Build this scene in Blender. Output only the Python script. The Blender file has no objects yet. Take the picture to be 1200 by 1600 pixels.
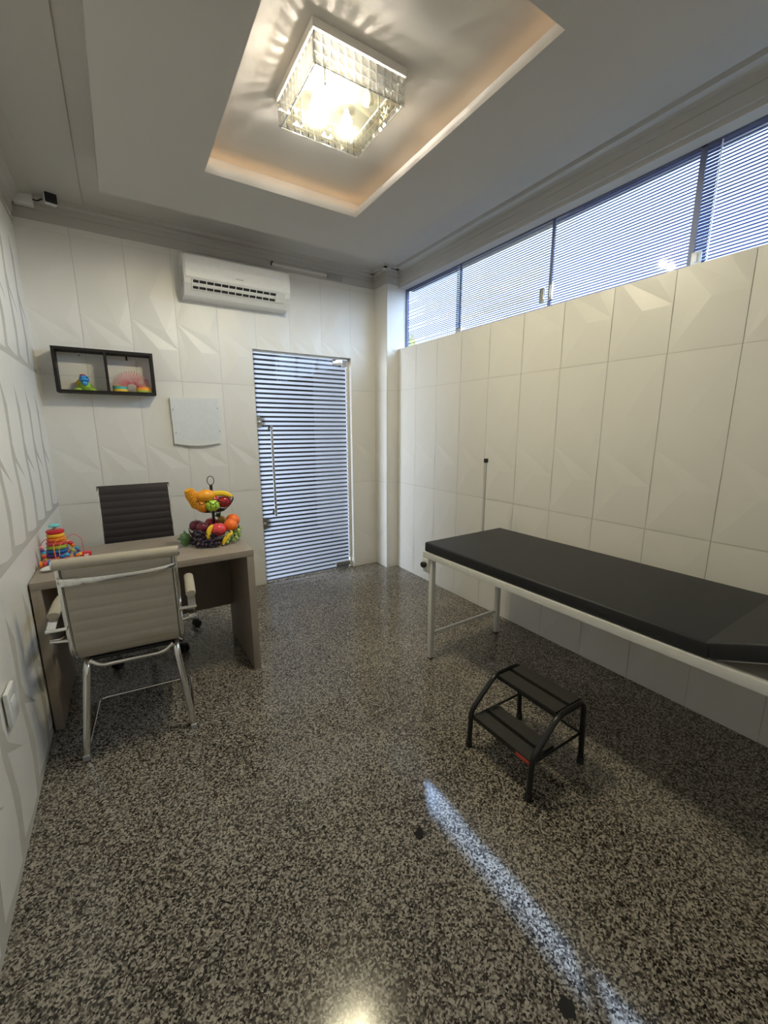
import bpy, bmesh, math, random
from mathutils import Vector, Matrix, Euler
random.seed(7)
SC = bpy.context.scene
COL = SC.collection
PI = math.pi

# ---------------------------------------------------------------- camera
cam_d = bpy.data.cameras.new('camera'); cam = bpy.data.objects.new('camera', cam_d); COL.objects.link(cam)
cam_d.sensor_fit = 'VERTICAL'; cam_d.sensor_height = 36.0; cam_d.lens = 641.4*36/1600
cam_d.clip_start = 0.02
yaw, pitch, roll = 0.563, -0.2003, -0.0018
fwd = Vector((math.sin(yaw)*math.cos(pitch), math.cos(yaw)*math.cos(pitch), math.sin(pitch)))
rt = Vector((math.cos(yaw), -math.sin(yaw), 0)); up = rt.cross(fwd)
c_, s_ = math.cos(roll), math.sin(roll)
r2 = c_*rt + s_*up; u2 = -s_*rt + c_*up
cam.matrix_world = Matrix(((r2.x, u2.x, -fwd.x, 0), (r2.y, u2.y, -fwd.y, 0), (r2.z, u2.z, -fwd.z, 1.4355), (0, 0, 0, 1)))
SC.camera = cam

# ---------------------------------------------------------------- world, sun, daylight, exposure
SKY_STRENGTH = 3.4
SKY_SIDE_BOOST = 4.6      # added sky boost towards -y, outside the camera view, to brighten the walls
SUN_STRENGTH = 14.0
EXPOSURE = 0.12
SC.view_settings.view_transform = 'Standard'; SC.view_settings.look = 'None'
SC.view_settings.gamma = 1.0; SC.view_settings.use_curve_mapping = False
SC.view_settings.exposure = EXPOSURE
W = bpy.data.worlds.new('world'); SC.world = W; W.use_nodes = True
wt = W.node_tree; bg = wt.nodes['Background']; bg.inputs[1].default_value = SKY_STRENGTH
_g = wt.nodes.new('ShaderNodeTexCoord'); _s = wt.nodes.new('ShaderNodeSeparateXYZ'); _r = wt.nodes.new('ShaderNodeValToRGB')
wt.links.new(_g.outputs['Generated'], _s.inputs[0]); wt.links.new(_s.outputs[2], _r.inputs[0]); wt.links.new(_r.outputs[0], bg.inputs[0])
_r.color_ramp.elements[0].position = 0.0; _r.color_ramp.elements[0].color = (0.020, 0.018, 0.015, 1)
_r.color_ramp.elements[1].position = 0.03; _r.color_ramp.elements[1].color = (0.56, 0.73, 1.0, 1)
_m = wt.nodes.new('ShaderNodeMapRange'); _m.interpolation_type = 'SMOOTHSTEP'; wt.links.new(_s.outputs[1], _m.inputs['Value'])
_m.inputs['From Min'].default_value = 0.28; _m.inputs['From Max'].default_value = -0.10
_m.inputs['To Min'].default_value = SKY_STRENGTH; _m.inputs['To Max'].default_value = SKY_STRENGTH*SKY_SIDE_BOOST
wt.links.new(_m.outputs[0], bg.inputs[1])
sd = bpy.data.lights.new('sun', 'SUN'); sd.energy = SUN_STRENGTH; sd.angle = math.radians(0.5); sd.color = (0.47, 0.65, 1.0)
sun = bpy.data.objects.new('sun', sd); COL.objects.link(sun)
SUN_DIR = Vector((-1.467, -2.20, -2.25)).normalized()
sun.rotation_euler = SUN_DIR.to_track_quat('-Z', 'Y').to_euler()

def area(name, loc, size, energy, color, direction, portal=False, spread=None):
    l = bpy.data.lights.new(name, 'AREA'); l.shape = 'RECTANGLE'; l.size, l.size_y = size
    l.energy = energy; l.color = color
    if portal: l.cycles.is_portal = True
    if spread: l.spread = spread
    o = bpy.data.objects.new(name, l); COL.objects.link(o); o.location = loc
    o.rotation_euler = Vector(direction).to_track_quat('-Z', 'Y').to_euler()
    return o
area('window_portal', (2.53, 1.55, 2.46), (4.0, 0.56), 1, (1, 1, 1), (-1, 0, 0), portal=True)
# daylight of the room behind the glass door
area('corridor_daylight', (-0.95, 4.75, 1.35), (1.5, 2.4), 330, (0.80, 0.87, 1.0), (1.0, -0.30, 0))

# ---------------------------------------------------------------- node helpers
def new_mat(name):
    m = bpy.data.materials.new(name); m.use_nodes = True
    nt = m.node_tree; b = nt.nodes['Principled BSDF']
    return m, nt, b
def N(nt, typ, **kw):
    n = nt.nodes.new(typ)
    for k, v in kw.items(): setattr(n, k, v)
    return n
def L(nt, a, b): nt.links.new(a, b)
def coords(nt, scale=1.0):
    tc = N(nt, 'ShaderNodeTexCoord'); mp = N(nt, 'ShaderNodeMapping')
    mp.inputs['Scale'].default_value = (scale,)*3 if not isinstance(scale, tuple) else scale
    L(nt, tc.outputs['Object'], mp.inputs[0]); return mp.outputs[0]
def mat(name, col, rough=0.5, metal=0.0, var=0.06, nscale=30.0, bump=0.0, bscale=300.0, spec=0.5, coat=0.0, trans=0.0, sss=0.0):
    m, nt, b = new_mat(name)
    b.inputs['Roughness'].default_value = rough; b.inputs['Metallic'].default_value = metal
    b.inputs['Specular IOR Level'].default_value = spec
    b.inputs['Coat Weight'].default_value = coat
    b.inputs['Transmission Weight'].default_value = trans
    co = coords(nt)
    nz = N(nt, 'ShaderNodeTexNoise'); nz.inputs['Scale'].default_value = nscale; nz.inputs['Detail'].default_value = 3
    L(nt, co, nz.inputs['Vector'])
    mx = N(nt, 'ShaderNodeMix', data_type='RGBA')
    lo = tuple(max(0, c*(1-var)) for c in col); hi = tuple(min(1, c*(1+var)) for c in col)
    mx.inputs['A'].default_value = (*lo, 1); mx.inputs['B'].default_value = (*hi, 1)
    L(nt, nz.outputs['Fac'], mx.inputs['Factor']); L(nt, mx.outputs['Result'], b.inputs['Base Color'])
    if bump > 0:
        n2 = N(nt, 'ShaderNodeTexNoise'); n2.inputs['Scale'].default_value = bscale; n2.inputs['Detail'].default_value = 2
        L(nt, co, n2.inputs['Vector'])
        bp = N(nt, 'ShaderNodeBump'); bp.inputs['Strength'].default_value = bump; bp.inputs['Distance'].default_value = 0.002
        L(nt, n2.outputs['Fac'], bp.inputs['Height']); L(nt, bp.outputs['Normal'], b.inputs['Normal'])
    return m

INCL = [(0.773, 0.982, 0.024), (0.814, 0.422, 0.026)]
def granite():
    m, nt, b = new_mat('polished_granite')
    co = coords(nt)
    wob = N(nt, 'ShaderNodeTexNoise'); wob.inputs['Scale'].default_value = 60
    L(nt, co, wob.inputs['Vector'])
    vm = N(nt, 'ShaderNodeVectorMath', operation='MULTIPLY_ADD'); vm.inputs[1].default_value = (0.010,)*3
    L(nt, wob.outputs['Color'], vm.inputs[0]); L(nt, co, vm.inputs[2])
    v = N(nt, 'ShaderNodeTexVoronoi'); v.inputs['Scale'].default_value = 185
    L(nt, vm.outputs[0], v.inputs['Vector'])
    sep = N(nt, 'ShaderNodeSeparateColor'); L(nt, v.outputs['Color'], sep.inputs[0])
    n = N(nt, 'ShaderNodeTexNoise'); n.inputs['Scale'].default_value = 130; n.inputs['Detail'].default_value = 3
    L(nt, co, n.inputs['Vector'])
    ad = N(nt, 'ShaderNodeMath', operation='ADD'); L(nt, sep.outputs[0], ad.inputs[0]); L(nt, n.outputs['Fac'], ad.inputs[1])
    ml = N(nt, 'ShaderNodeMath', operation='MULTIPLY'); L(nt, ad.outputs[0], ml.inputs[0]); ml.inputs[1].default_value = 0.5
    big = N(nt, 'ShaderNodeTexNoise'); big.inputs['Scale'].default_value = 2.2; big.inputs['Detail'].default_value = 4
    L(nt, co, big.inputs['Vector'])
    m2 = N(nt, 'ShaderNodeMath', operation='MULTIPLY_ADD'); m2.inputs[1].default_value = 0.20; L(nt, big.outputs['Fac'], m2.inputs[0]); L(nt, ml.outputs[0], m2.inputs[2])
    r = N(nt, 'ShaderNodeValToRGB'); L(nt, m2.outputs[0], r.inputs[0])
    e = r.color_ramp.elements
    e[0].position = 0.34; e[0].color = (0.012, 0.011, 0.010, 1)
    e[1].position = 0.90; e[1].color = (0.44, 0.395, 0.335, 1)
    for pos, c in ((0.46, (0.050, 0.044, 0.038, 1)), (0.56, (0.115, 0.100, 0.085, 1)), (0.66, (0.215, 0.192, 0.165, 1)), (0.76, (0.36, 0.33, 0.285, 1))):
        k = e.new(pos); k.color = c
    base = r.outputs[0]
    for (px, py, rad) in INCL:
        dn = N(nt, 'ShaderNodeVectorMath', operation='DISTANCE'); dn.inputs[1].default_value = (px, py, 0)
        w2 = N(nt, 'ShaderNodeVectorMath', operation='MULTIPLY_ADD'); w2.inputs[1].default_value = (.03,)*3
        n5 = N(nt, 'ShaderNodeTexNoise'); n5.inputs['Scale'].default_value = 45; L(nt, co, n5.inputs['Vector'])
        L(nt, n5.outputs['Color'], w2.inputs[0]); L(nt, co, w2.inputs[2]); L(nt, w2.outputs[0], dn.inputs[0])
        lt = N(nt, 'ShaderNodeMath', operation='LESS_THAN'); lt.inputs[1].default_value = rad; L(nt, dn.outputs['Value'], lt.inputs[0])
        mk = N(nt, 'ShaderNodeMix', data_type='RGBA'); mk.inputs['B'].default_value = (.022, .020, .018, 1)
        L(nt, lt.outputs[0], mk.inputs['Factor']); L(nt, base, mk.inputs['A']); base = mk.outputs['Result']
    L(nt, base, b.inputs['Base Color'])
    b.inputs['Roughness'].default_value = 0.15; b.inputs['Specular IOR Level'].default_value = 0.36
    return m

def film(name, col, t_fac, tcol=None):
    """frosted adhesive strips: part diffuse, part translucent"""
    m, nt, b = new_mat(name)
    out = nt.nodes['Material Output']
    d = N(nt, 'ShaderNodeBsdfDiffuse'); d.inputs[0].default_value = (*col, 1)
    t = N(nt, 'ShaderNodeBsdfTranslucent'); t.inputs[0].default_value = (*(tcol or col), 1)
    mx = N(nt, 'ShaderNodeMixShader'); mx.inputs[0].default_value = t_fac
    L(nt, d.outputs[0], mx.inputs[1]); L(nt, t.outputs[0], mx.inputs[2])
    g = N(nt, 'ShaderNodeBsdfGlossy'); g.inputs['Roughness'].default_value = 0.03
    fr = N(nt, 'ShaderNodeFresnel'); fr.inputs[0].default_value = 1.5
    m2 = N(nt, 'ShaderNodeMixShader'); L(nt, fr.outputs[0], m2.inputs[0]); L(nt, mx.outputs[0], m2.inputs[1]); L(nt, g.outputs[0], m2.inputs[2])
    L(nt, m2.outputs[0], out.inputs[0]); return m
def glass(name, tint, ior=1.5, rough=0.0, boost=1.0):
    m, nt, b = new_mat(name)
    out = nt.nodes['Material Output']
    t = N(nt, 'ShaderNodeBsdfTransparent'); t.inputs[0].default_value = (*tint, 1)
    g = N(nt, 'ShaderNodeBsdfGlossy'); g.inputs['Roughness'].default_value = rough
    fr = N(nt, 'ShaderNodeFresnel'); fr.inputs[0].default_value = ior
    ge = N(nt, 'ShaderNodeNewGeometry'); fr.inputs[0].default_value = ior
    sb = N(nt, 'ShaderNodeMath', operation='SUBTRACT'); sb.inputs[0].default_value = 1.0; L(nt, ge.outputs['Backfacing'], sb.inputs[1])
    ml = N(nt, 'ShaderNodeMath', operation='MULTIPLY'); L(nt, sb.outputs[0], ml.inputs[1]); L(nt, fr.outputs[0], ml.inputs[0])
    mx = N(nt, 'ShaderNodeMixShader'); L(nt, ml.outputs[0], mx.inputs[0]); L(nt, t.outputs[0], mx.inputs[1]); L(nt, g.outputs[0], mx.inputs[2])
    L(nt, mx.outputs[0], out.inputs[0]); return m
def frosted(name, col, transp):
    m, nt, b = new_mat(name)
    out = nt.nodes['Material Output']
    t = N(nt, 'ShaderNodeBsdfTranslucent'); t.inputs[0].default_value = (*col, 1)
    d = N(nt, 'ShaderNodeBsdfTransparent'); d.inputs[0].default_value = (*col, 1)
    mx = N(nt, 'ShaderNodeMixShader'); mx.inputs[0].default_value = transp
    L(nt, t.outputs[0], mx.inputs[1]); L(nt, d.outputs[0], mx.inputs[2])
    g = N(nt, 'ShaderNodeBsdfGlossy'); g.inputs['Roughness'].default_value = 0.05
    m2 = N(nt, 'ShaderNodeMixShader'); m2.inputs[0].default_value = 0.05
    L(nt, mx.outputs[0], m2.inputs[1]); L(nt, g.outputs[0], m2.inputs[2])
    L(nt, m2.outputs[0], out.inputs[0]); return m
def crystal(name):
    m, nt, b = new_mat(name)
    out = nt.nodes['Material Output']
    t = N(nt, 'ShaderNodeBsdfTransparent'); t.inputs[0].default_value = (0.50, 0.50, 0.48, 1)
    r = N(nt, 'ShaderNodeBsdfRefraction'); r.inputs['IOR'].default_value = 1.35; r.inputs['Roughness'].default_value = 0.02
    g = N(nt, 'ShaderNodeBsdfGlossy'); g.inputs['Roughness'].default_value = 0.05
    mx = N(nt, 'ShaderNodeMixShader'); mx.inputs[0].default_value = 0.45
    L(nt, r.outputs[0], mx.inputs[1]); L(nt, t.outputs[0], mx.inputs[2])
    tl = N(nt, 'ShaderNodeBsdfTranslucent'); tl.inputs[0].default_value = (.8, .78, .66, 1)
    m3 = N(nt, 'ShaderNodeMixShader'); m3.inputs[0].default_value = 0.022
    L(nt, mx.outputs[0], m3.inputs[1]); L(nt, tl.outputs[0], m3.inputs[2])
    m2 = N(nt, 'ShaderNodeMixShader'); m2.inputs[0].default_value = 0.15
    L(nt, m3.outputs[0], m2.inputs[1]); L(nt, g.outputs[0], m2.inputs[2])
    L(nt, m2.outputs[0], out.inputs[0]); return m
def emis(name, col, s):
    m, nt, b = new_mat(name)
    b.inputs['Base Color'].default_value = (*col, 1); b.inputs['Emission Color'].default_value = (*col, 1); b.inputs['Emission Strength'].default_value = s
    return m

M = {}
M['granite'] = granite()
M['tile'] = mat('satin_white_ceramic', (0.77, 0.755, 0.715), 0.38, var=0.02, nscale=3, spec=0.45)
M['grout'] = mat('grey_grout', (0.50, 0.48, 0.44), 0.9)
M['paint'] = mat('white_gypsum_paint', (0.52, 0.505, 0.48), 0.75, var=0.02, nscale=4)
M['dark_wall'] = mat('dim_corridor_black', (0.02, 0.02, 0.022), 0.9)  # corridor's dimness put into the colour, so the clear door strips look black
M['white_metal'] = mat('white_enamelled_steel', (0.72, 0.72, 0.70), 0.35)
M['chrome'] = mat('polished_chrome', (0.82, 0.82, 0.82), 0.10, 1.0, var=0.02)
M['brushed'] = mat('brushed_steel', (0.55, 0.54, 0.52), 0.32, 1.0)
M['hinge'] = mat('dull_steel_hinge', (0.35, 0.34, 0.31), 0.38, 1.0)
M['black_metal'] = mat('black_enamelled_steel', (0.010, 0.010, 0.010), 0.30)
M['black_plastic'] = mat('black_plastic', (0.012, 0.012, 0.013), 0.45)
M['black_rubber'] = mat('black_ribbed_rubber', (0.030, 0.029, 0.026), 0.65, bump=0.3)
M['vinyl'] = mat('black_vinyl', (0.0105, 0.0115, 0.0140), 0.50, bump=0.25, bscale=500)
M['desk'] = mat('taupe_laminate', (0.31, 0.262, 0.218), 0.50, var=0.08, nscale=12)
M['desk_dark'] = mat('taupe_laminate_panel', (0.17, 0.135, 0.105), 0.55, var=0.08, nscale=12)
M['taupe'] = mat('taupe_leatherette', (0.45, 0.41, 0.335), 0.48, bump=0.25)
M['black_leather'] = mat('black_leatherette', (0.024, 0.019, 0.021), 0.48, bump=0.25)
M['dark_wood'] = mat('dark_espresso_board', (0.012, 0.009, 0.008), 0.6, spec=.3)
M['white_plastic'] = mat('white_plastic', (0.78, 0.78, 0.77), 0.28, coat=0.3)
M['panel'] = mat('pale_grey_plastic', (0.74, 0.75, 0.75), 0.45)
M['vent_dark'] = mat('dark_vent_interior', (0.02, 0.02, 0.02), 0.8)
M['ink'] = mat('dark_grey_ink', (0.10, 0.09, 0.08), 0.6)
M['red_label'] = mat('red_label', (0.50, 0.06, 0.05), 0.5)
M['grey_plastic'] = mat('grey_plastic', (0.38, 0.38, 0.38), 0.5)
M['film_white'] = film('frosted_white_strip', (0.66, 0.69, 0.76), 0.55, (0.78, 0.83, 0.95))
M['film_window'] = film('frosted_blue_grey_strip', (0.20, 0.22, 0.34), 0.6, (0.020, 0.026, 0.085))
M['glass'] = glass('clear_glass', (0.93, 0.96, 0.97), 1.45)
M['edge_seal'] = mat('translucent_edge_seal', (0.70, 0.70, 0.76), 0.4)
M['alu'] = mat('blue_grey_aluminium', (0.13, 0.15, 0.25), 0.5, 0.2)
M['plate'] = frosted('frosted_lamp_glass', (0.90, 0.89, 0.78), 0.982)
M['crystal'] = crystal('cut_crystal')
M['bulb'] = emis('glowing_bulb', (1.0, 0.90, 0.68), 8)
M['led'] = emis('warm_led_strip', (1.0, 0.62, 0.30), 4)

# ---------------------------------------------------------------- mesh builder
def fillet(pts, r, n=5, closed=False):
    pts = [Vector(p) for p in pts]; out = []; k = len(pts)
    for i, p in enumerate(pts):
        if not closed and i in (0, k-1): out.append(p); continue
        a = pts[i-1]; b = pts[(i+1) % k]
        rr = min(r, (a-p).length*0.49, (b-p).length*0.49)
        s = p + (a-p).normalized()*rr; e = p + (b-p).normalized()*rr
        for j in range(n+1):
            t = j/n; out.append((1-t)**2*s + 2*t*(1-t)*p + t*t*e)
    return out
class MB:
    def __init__(s): s.v = []; s.f = []; s.m = []; s.sm = []; s.mats = []
    def mi(s, m):
        if m is None: return 0
        if m not in s.mats: s.mats.append(m)
        return s.mats.index(m)
    def add(s, vs, fs, m=None, smooth=False, T=None):
        o = len(s.v); k = s.mi(m)
        s.v += [tuple(T @ Vector(v)) if T is not None else tuple(v) for v in vs]
        for f in fs: s.f.append([o+i for i in f]); s.m.append(k); s.sm.append(smooth)
        return s
    def box(s, a, b, m=None, T=None, bev=0.0):
        x0, y0, z0 = a; x1, y1, z1 = b
        x0, x1 = min(x0, x1), max(x0, x1); y0, y1 = min(y0, y1), max(y0, y1); z0, z1 = min(z0, z1), max(z0, z1)
        if bev <= 0:
            v = [(x0,y0,z0),(x1,y0,z0),(x1,y1,z0),(x0,y1,z0),(x0,y0,z1),(x1,y0,z1),(x1,y1,z1),(x0,y1,z1)]
            return s.add(v, [(0,3,2,1),(4,5,6,7),(0,1,5,4),(1,2,6,5),(2,3,7,6),(3,0,4,7)], m, False, T)
        bm = bmesh.new(); bmesh.ops.create_cube(bm, size=1)
        for v in bm.verts: v.co = Vector(((x0+x1)/2+v.co.x*(x1-x0), (y0+y1)/2+v.co.y*(y1-y0), (z0+z1)/2+v.co.z*(z1-z0)))
        bmesh.ops.bevel(bm, geom=bm.edges[:], offset=bev, segments=3, profile=0.5, affect='EDGES')
        vs = [v.co.copy() for v in bm.verts]; bm.verts.index_update()
        fs = [[v.index for v in f.verts] for f in bm.faces]; bm.free()
        return s.add(vs, fs, m, True, T)
    def tube(s, pts, r, m=None, n=10, closed=False, T=None, flat=1.0, upv=None, caps=True):
        """sweep; r is a number or a list; flat squashes across the frame normal"""
        P = [Vector(p) for p in pts]; k = len(P); R = r if isinstance(r, (list, tuple)) else [r]*k
        vs = []; nrm = None
        for i in range(k):
            a = P[i-1] if (i > 0 or closed) else P[i]; b = P[(i+1) % k] if (i < k-1 or closed) else P[i]
            t = (b-a)
            if t.length < 1e-9: t = Vector((0, 0, 1))
            t.normalize()
            if nrm is None:
                ref = Vector(upv) if upv else (Vector((0, 0, 1)) if abs(t.z) < 0.9 else Vector((1, 0, 0)))
                nrm = (ref - t*ref.dot(t)).normalized()
            else:
                if upv: ref = Vector(upv); q = ref - t*ref.dot(t); nrm = q.normalized() if q.length > 1e-4 else nrm
                else: nrm = (nrm - t*nrm.dot(t)).normalized()
            bi = t.cross(nrm)
            for j in range(n):
                an = 2*PI*j/n
                vs.append(P[i] + nrm*math.cos(an)*R[i]*flat + bi*math.sin(an)*R[i])
        fs = []
        for i in range(k if closed else k-1):
            i2 = (i+1) % k
            for j in range(n):
                j2 = (j+1) % n; fs.append((i*n+j, i*n+j2, i2*n+j2, i2*n+j))
        if not closed and caps: fs += [tuple(range(n))[::-1], tuple((k-1)*n+j for j in range(n))]
        return s.add(vs, fs, m, True, T)
    def lathe(s, prof, c=(0, 0, 0), m=None, n=20, T=None, sx=1, sy=1):
        vs = []; fs = []; k = len(prof)
        for r, z in prof:
            for j in range(n):
                a = 2*PI*j/n; vs.append((c[0]+r*sx*math.cos(a), c[1]+r*sy*math.sin(a), c[2]+z))
        for i in range(k-1):
            for j in range(n):
                j2 = (j+1) % n; fs.append((i*n+j, i*n+j2, (i+1)*n+j2, (i+1)*n+j))
        if prof[0][0] > 1e-5: fs.append(tuple(range(n))[::-1])
        if prof[-1][0] > 1e-5: fs.append(tuple((k-1)*n+j for j in range(n)))
        return s.add(vs, fs, m, True, T)
    def ball(s, c, r, m=None, n=14, T=None, fn=None):
        r = (r, r, r) if not isinstance(r, (tuple, list)) else r
        vs = []; fs = []; h = n//2+1
        for i in range(h+1):
            th = PI*i/h
            for j in range(n):
                a = 2*PI*j/n; d = Vector((math.sin(th)*math.cos(a), math.sin(th)*math.sin(a), -math.cos(th)))
                k = fn(d) if fn else 1.0
                vs.append((c[0]+d.x*r[0]*k, c[1]+d.y*r[1]*k, c[2]+d.z*r[2]*k))
        for i in range(h):
            for j in range(n):
                j2 = (j+1) % n; fs.append((i*n+j, i*n+j2, (i+1)*n+j2, (i+1)*n+j))
        return s.add(vs, fs, m, True, T)
    def prism(s, poly, a0, a1, axis, m=None, T=None, smooth=False):
        """extrude 2-D polygon along axis (0,1,2)"""
        def P(u, v, w): return ((w, u, v), (u, w, v), (u, v, w))[axis]
        k = len(poly); vs = [P(u, v, a0) for u, v in poly]+[P(u, v, a1) for u, v in poly]
        fs = [tuple(range(k))[::-1], tuple(range(k, 2*k))]+[(i, (i+1) % k, k+(i+1) % k, k+i) for i in range(k)]
        return s.add(vs, fs, m, smooth, T)
    def build(s, name, m=None, parent=None, kind=None, **props):
        me = bpy.data.meshes.new(name)
        me.from_pydata([tuple(v) for v in s.v], [], s.f)
        if s.mats:
            for q in s.mats: me.materials.append(q)
            me.polygons.foreach_set('material_index', s.m)
        else: me.materials.append(m)
        me.polygons.foreach_set('use_smooth', s.sm)
        bm = bmesh.new(); bm.from_mesh(me); bmesh.ops.remove_doubles(bm, verts=bm.verts, dist=1e-6)
        bmesh.ops.recalc_face_normals(bm, faces=bm.faces); bm.to_mesh(me); bm.free()
        if any(s.sm) : 
            try: me.set_sharp_from_angle(angle=math.radians(38))
            except Exception: pass
        o = bpy.data.objects.new(name, me); COL.objects.link(o)
        if parent: o.parent = parent
        if kind: o['kind'] = kind
        for k, v in props.items(): o[k] = v
        return o
def thing(name, label, cat, loc=(0, 0, 0), rz=0.0, group=None, rot=None):
    o = bpy.data.objects.new(name, None); COL.objects.link(o); o.empty_display_size = 0.05
    o.location = loc; o.rotation_euler = rot if rot else (0, 0, rz)
    o['label'] = label; o['category'] = cat
    if group: o['group'] = group
    return o
def tag(o, label, cat, group=None):
    o['label'] = label; o['category'] = cat
    if group: o['group'] = group
    return o

# ---------------------------------------------------------------- room shell
XL, XR, YB, YF = -0.428, 2.356, 3.693, -0.32
PX, PY = 2.228, 3.472          # pillar faces
ZC, ZP = 2.735, 2.885          # dropped slab, perimeter ceiling
SILL, XW = 2.183, 2.450        # window sill, glass plane
DX0, DX1, DZ = 1.016, 1.954, 2.10

# faceted relief tile 0.30 x 0.90
TV = {'A':(0,0,0),'B':(.3,0,0),'P0':(.25,.04,.004),'P1':(.063,.19,.002),'P2':(.158,.228,.013),'P3':(.3,.228,.004),
      'L4':(0,.43,0),'P6':(.221,.356,.010),'R4':(.3,.43,0),'Q1':(.133,.592,.010),'Q2':(.3,.571,.003),'Q3':(.071,.66,.003),
      'Q4':(.207,.735,.010),'TL':(0,.9,.004),'TR':(.3,.9,.004)}
TF = ['A B P0','A P0 P2','P0 P3 P2','B P3 P0','A P2 P1','A P1 L4','P1 P2 L4','L4 P2 P3','L4 P3 P6','P6 P3 R4',
      'L4 P6 Q1','Q1 P6 Q2','P6 R4 Q2','L4 Q1 Q3','L4 Q3 TL','Q3 Q1 Q4','Q1 Q2 Q4','Q4 Q2 TR','TL Q3 Q4','TL Q4 TR']
TF = [f.split() for f in TF]
RELIEF = 0.62
def clip(poly, ax, val, keep_gt):
    out = []
    for i in range(len(poly)):
        a, b = poly[i], poly[(i+1) % len(poly)]
        ia = (a[ax] >= val) if keep_gt else (a[ax] <= val); ib = (b[ax] >= val) if keep_gt else (b[ax] <= val)
        if ia: out.append(a)
        if ia != ib:
            t = (val-a[ax])/(b[ax]-a[ax]); out.append(tuple(a[k]+(b[k]-a[k])*t for k in range(3)))
    return out
def tiles(mb, regions, u_off, to3, m, g=0.0009):
    """regions: list of (u0,u1,v0,v1); to3(u,v,d) -> xyz"""
    for (u0, u1, v0, v1) in regions:
        i0 = math.floor((u0-u_off)/.3); i1 = math.ceil((u1-u_off)/.3)
        for i in range(i0, i1):
            for j in range(0, 4):
                ou, ov = u_off+i*.3, j*.9
                a0, a1, b0, b1 = max(u0, ou+g), min(u1, ou+.3-g), max(v0, ov+g), min(v1, ov+.9-g)
                if a1-a0 < .004 or b1-b0 < .004: continue
                for f in TF:
                    p = [(TV[k][0]+ou, TV[k][1]+ov, .002+TV[k][2]*RELIEF) for k in f]
                    for ax, val, gt in ((0, a0, True), (0, a1, False), (1, b0, True), (1, b1, False)):
                        p = clip(p, ax, val, gt)
                        if len(p) < 3: break
                    if len(p) >= 3:
                        mb.add([to3(*q) for q in p], [tuple(range(len(p)))], m)
# floor
MB().box((-1.0, -0.6, -0.1), (3.4, YB+.056, 0)).build('floor', M['granite'], kind='structure')
# back wall with door hole
b = MB()
g_ = M['grout']
b.box((XL-.15, YB, 0), (DX0, YB+.055, 3.0), g_); b.box((DX1, YB, 0), (2.456, YB+.055, 3.0), g_); b.box((DX0, YB, DZ), (DX1, YB+.055, 3.0), g_)
b.box((DX0, YB-.008, 0), (DX0+.002, YB+.056, DZ), M['tile']); b.box((DX1-.002, YB-.008, 0), (DX1, YB+.056, DZ), M['tile']); b.box((DX0, YB-.008, DZ-.002), (DX1, YB+.056, DZ), M['tile'])
tiles(b, [(XL, DX0, 0, 2.76), (DX1, PX, 0, 2.76), (DX0, DX1, DZ, 2.76)], .155, lambda u, v, d: (u, YB-d, v), M['tile'])
b.build('wall_back', kind='structure')
# pillar
b = MB(); b.box((PX, PY, 0), (2.456, YB, 3.0), g_)
tiles(b, [(PY, YB, 0, 2.76)], PY-.05, lambda u, v, d: (PX-d*.6, u, v), M['tile'])
tiles(b, [(PX, XR+.1, 0, 2.76)], PX-.04, lambda u, v, d: (u, PY-d*.6, v), M['tile'])
b.build('wall_pillar', kind='structure')
# right wall
b = MB(); b.box((XR, YF, 0), (XR+.10, PY, SILL), g_); b.box((XR, YF, SILL), (XR+.10, PY, SILL+.002), M['tile'])
b.box((XR, YF, 2.748), (XR+.18, PY, 3.0), M['paint']); b.box((XR, YF, 2.722), (XR+.18, PY, 2.75), M['paint'])
tiles(b, [(-PY, -YF, 0, SILL)], -1.376, lambda u, v, d: (XR-d*.85, -u, v), M['tile'])
b.build('wall_right', kind='structure')
# left wall
b = MB(); b.box((XL-.15, YF, 0), (XL, YB, 3.0), g_)
tiles(b, [(YF, YB, 0, 2.76)], .12, lambda u, v, d: (XL+d*.32-.0012, u, v), M['tile'])
b.build('wall_left', kind='structure')
# front wall, behind the camera
b = MB(); b.box((XL-.15, YF-.12, 0), (XR+.2, YF, 3.0), g_)
tiles(b, [(XL, XR, 0, 2.76)], 0, lambda u, v, d: (u, YF+d, v), M['tile'])
b.build('wall_front', kind='structure')
# ceiling: perimeter plate, dropped slab with lit tray
TX0, TX1, TY0, TY1 = .514, 1.397, 1.079, 2.54
SX0, SX1, SY0, SY1 = .047, 1.84, .40, 3.04
def ring(mb, o, i, z0, z1):
    mb.box((o[0], o[2], z0), (i[0], o[3], z1)); mb.box((i[1], o[2], z0), (o[1], o[3], z1))
    mb.box((i[0], o[2], z0), (i[1], i[2], z1)); mb.box((i[0], i[3], z0), (i[1], o[3], z1))
b = MB()
b.box((XL, YF, ZP), (XR+.2, YB, 3.0))
ring(b, (SX0, SX1, SY0, SY1), (TX0, TX1, TY0, TY1), ZC, ZC+.042)
W8 = .075
ring(b, (SX0, SX1, SY0, SY1), (TX0-W8, TX1+W8, TY0-W8, TY1+W8), ZC+.042, ZP)
b.box((TX0-W8, TY0-W8, ZC+.115), (TX1+W8, TY1+W8, ZP))
b.build('ceiling', M['paint'], kind='structure')
ZT = ZC+.115
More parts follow.
